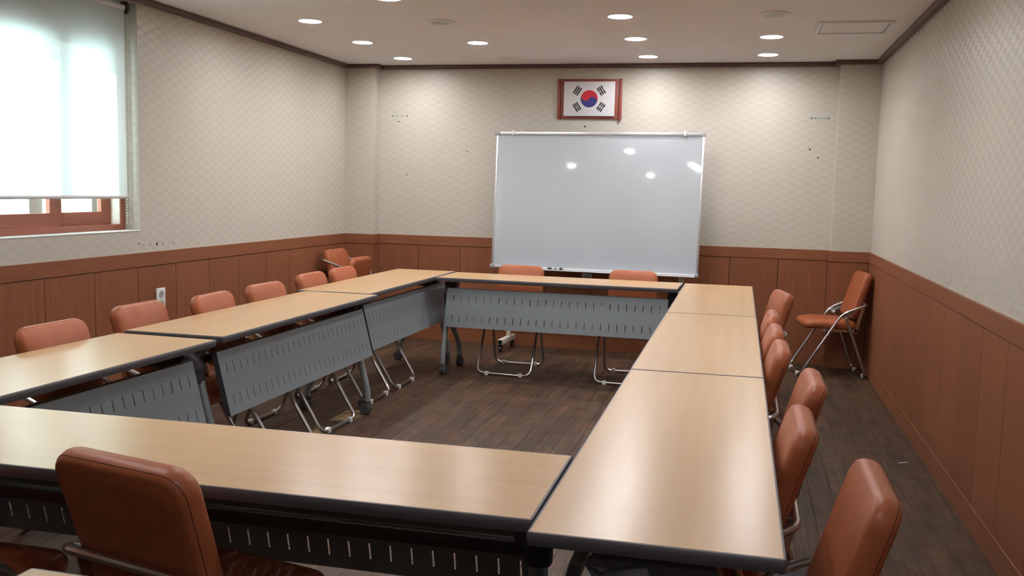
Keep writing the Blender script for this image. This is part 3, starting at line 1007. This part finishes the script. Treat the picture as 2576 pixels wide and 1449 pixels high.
def flat(poly, y0=-0.0352, y1=-0.0338):
    """poly in flag coordinates (x right, z up), already rotated; thin raised print"""
    return MB().prism(poly, 'y', y0, y1)
def rot2(p, a): return (p[0] * math.cos(a) - p[1] * math.sin(a), p[0] * math.sin(a) + p[1] * math.cos(a))
NS = 28
def arc(cx, cy, r, a0, a1, n=NS): return [(cx + r * math.cos(a0 + (a1 - a0) * k / n), cy + r * math.sin(a0 + (a1 - a0) * k / n)) for k in range(n + 1)]
red = arc(0, 0, Rf, 0, PI) + arc(-Rf / 2, 0, Rf / 2, PI, 2 * PI)[1:] + arc(Rf / 2, 0, Rf / 2, PI, 0)[1:-1]
blue = arc(0, 0, Rf, PI, 2 * PI) + arc(Rf / 2, 0, Rf / 2, 0, PI)[1:] + arc(-Rf / 2, 0, Rf / 2, 0, -PI)[1:-1]
flat([rot2(p, -TA) for p in red]).obj('red_half', M['flag_red'], sheet, 0)
flat([rot2(p, -TA) for p in blue]).obj('blue_half', M['flag_blue'], sheet, 0)
bl_, bw_, bg_ = 0.0715, 0.0119, 0.006
for sx, sz, bars in ((-1, 1, (1, 1, 1)), (1, 1, (0, 1, 0)), (-1, -1, (1, 0, 1)), (1, -1, (0, 0, 0))):
    ang = math.atan2(sz * 2, sx * 3)
    mb = MB()
    for k in range(3):
        d = Rf * 1.0 * 2 * 0.75 + (k - 1) * (bw_ + bg_) + 0.0145
        segs = [(-bl_ / 2, bl_ / 2)] if bars[k] else [(-bl_ / 2, -0.003), (0.003, bl_ / 2)]
        for a, b in segs:
            poly = [(d - bw_ / 2, a), (d + bw_ / 2, a), (d + bw_ / 2, b), (d - bw_ / 2, b)]
            mb.prism([rot2(p, ang) for p in poly], 'y', -0.0352, -0.0338)
    mb.obj('trigram', M['flag_black'], sheet, 0)

# ------------------------------------------------------------------ sockets, tape, small things
def socket(loc, rz, n, label):
    s = thing('wall_socket', label, 'socket', loc, rz, 'white wall sockets')
    h = 0.063 * n / 2 + 0.006
    MB().box(-0.044, 0.044, -0.012, 0, -h, h, None, 0.004).obj('faceplate', M['white_plastic'], s)
    for k in range(n):
        z = (k - (n - 1) / 2) * 0.062
        T = Matrix.Translation((0, -0.012, z)) @ Matrix.Rotation(PI / 2, 4, 'X')
        c = MB().lathe([(0.023, 0), (0.023, 0.002), (0.020, 0.002), (0.019, 0.0006), (0, 0.0006)], 22, T)
        cup = c.obj('outlet', M['reflector'], s)
        p = MB()
        for dx in (-0.009, 0.009):
            p.lathe([(0.003, 0.0008), (0.003, 0.0014), (0, 0.0014)], 10, T @ Matrix.Translation((dx, 0, 0)))
        p.obj('pin_hole', M['hole'], cup, 0)
socket((XL + PT, 5.117, 0.640), PI / 2, 2, 'white double wall socket on the panelling under the window wall')
socket((-1.294, YB - PT, 0.625), 0, 1, 'white single wall socket below the whiteboard on the back wall')

def tape(x, z, label, marks):
    t = thing('tape_strip', label, 'tape', (x, YB, z), 0, 'tape strips on the back wall')
    MB().box(-0.082, 0.082, -0.0012, -0.0002, -0.008, 0.008).obj('strip', M['tape'], t, 0)
    d = MB()
    for mx, r in marks:
        d.lathe([(r, 0.0), (r, 0.0005), (0, 0.0005)], 10, Matrix.Translation((mx, -0.0012, 0)) @ Matrix.Rotation(PI / 2, 4, 'X'))
    d.obj('marks', M['hole'], t, 0)
tape(-3.018, 1.989, 'clear tape strip with dark marks on the back wall, left of the whiteboard', [(-0.068, .005), (-0.045, .003), (-0.033, .003), (-0.02, .0025), (0.012, .0025), (0.03, .003), (0.068, .006)])
tape(0.541, 1.987, 'clear tape strip with dark marks on the back wall, by the right corner', [(-0.062, .006), (-0.036, .004), (-0.025, .003), (-0.012, .003), (0.0, .0025), (0.018, .003), (0.03, .003), (0.042, .003), (0.064, .006)])

stick = MB().box(-0.028, 0.028, -0.003, 0.003, 0, 0.005, None, 0.001).obj('paper_stick', M['white_plastic'])
stick.location = (0.855, 5.143, 0.0); stick.rotation_euler = (0, 0, 0.5)
tag(stick, 'tiny white stick lying on the dark floor by the right wall', 'stick')
bit = MB().box(-0.012, 0.012, -0.002, 0.002, 0, 0.004, None, 0.001).obj('red_scrap', M['red_plastic'])
bit.location = (0.735, 5.10, 0.0); bit.rotation_euler = (0, 0, 0.9)
tag(bit, 'tiny red scrap on the floor left of the white stick', 'scrap')
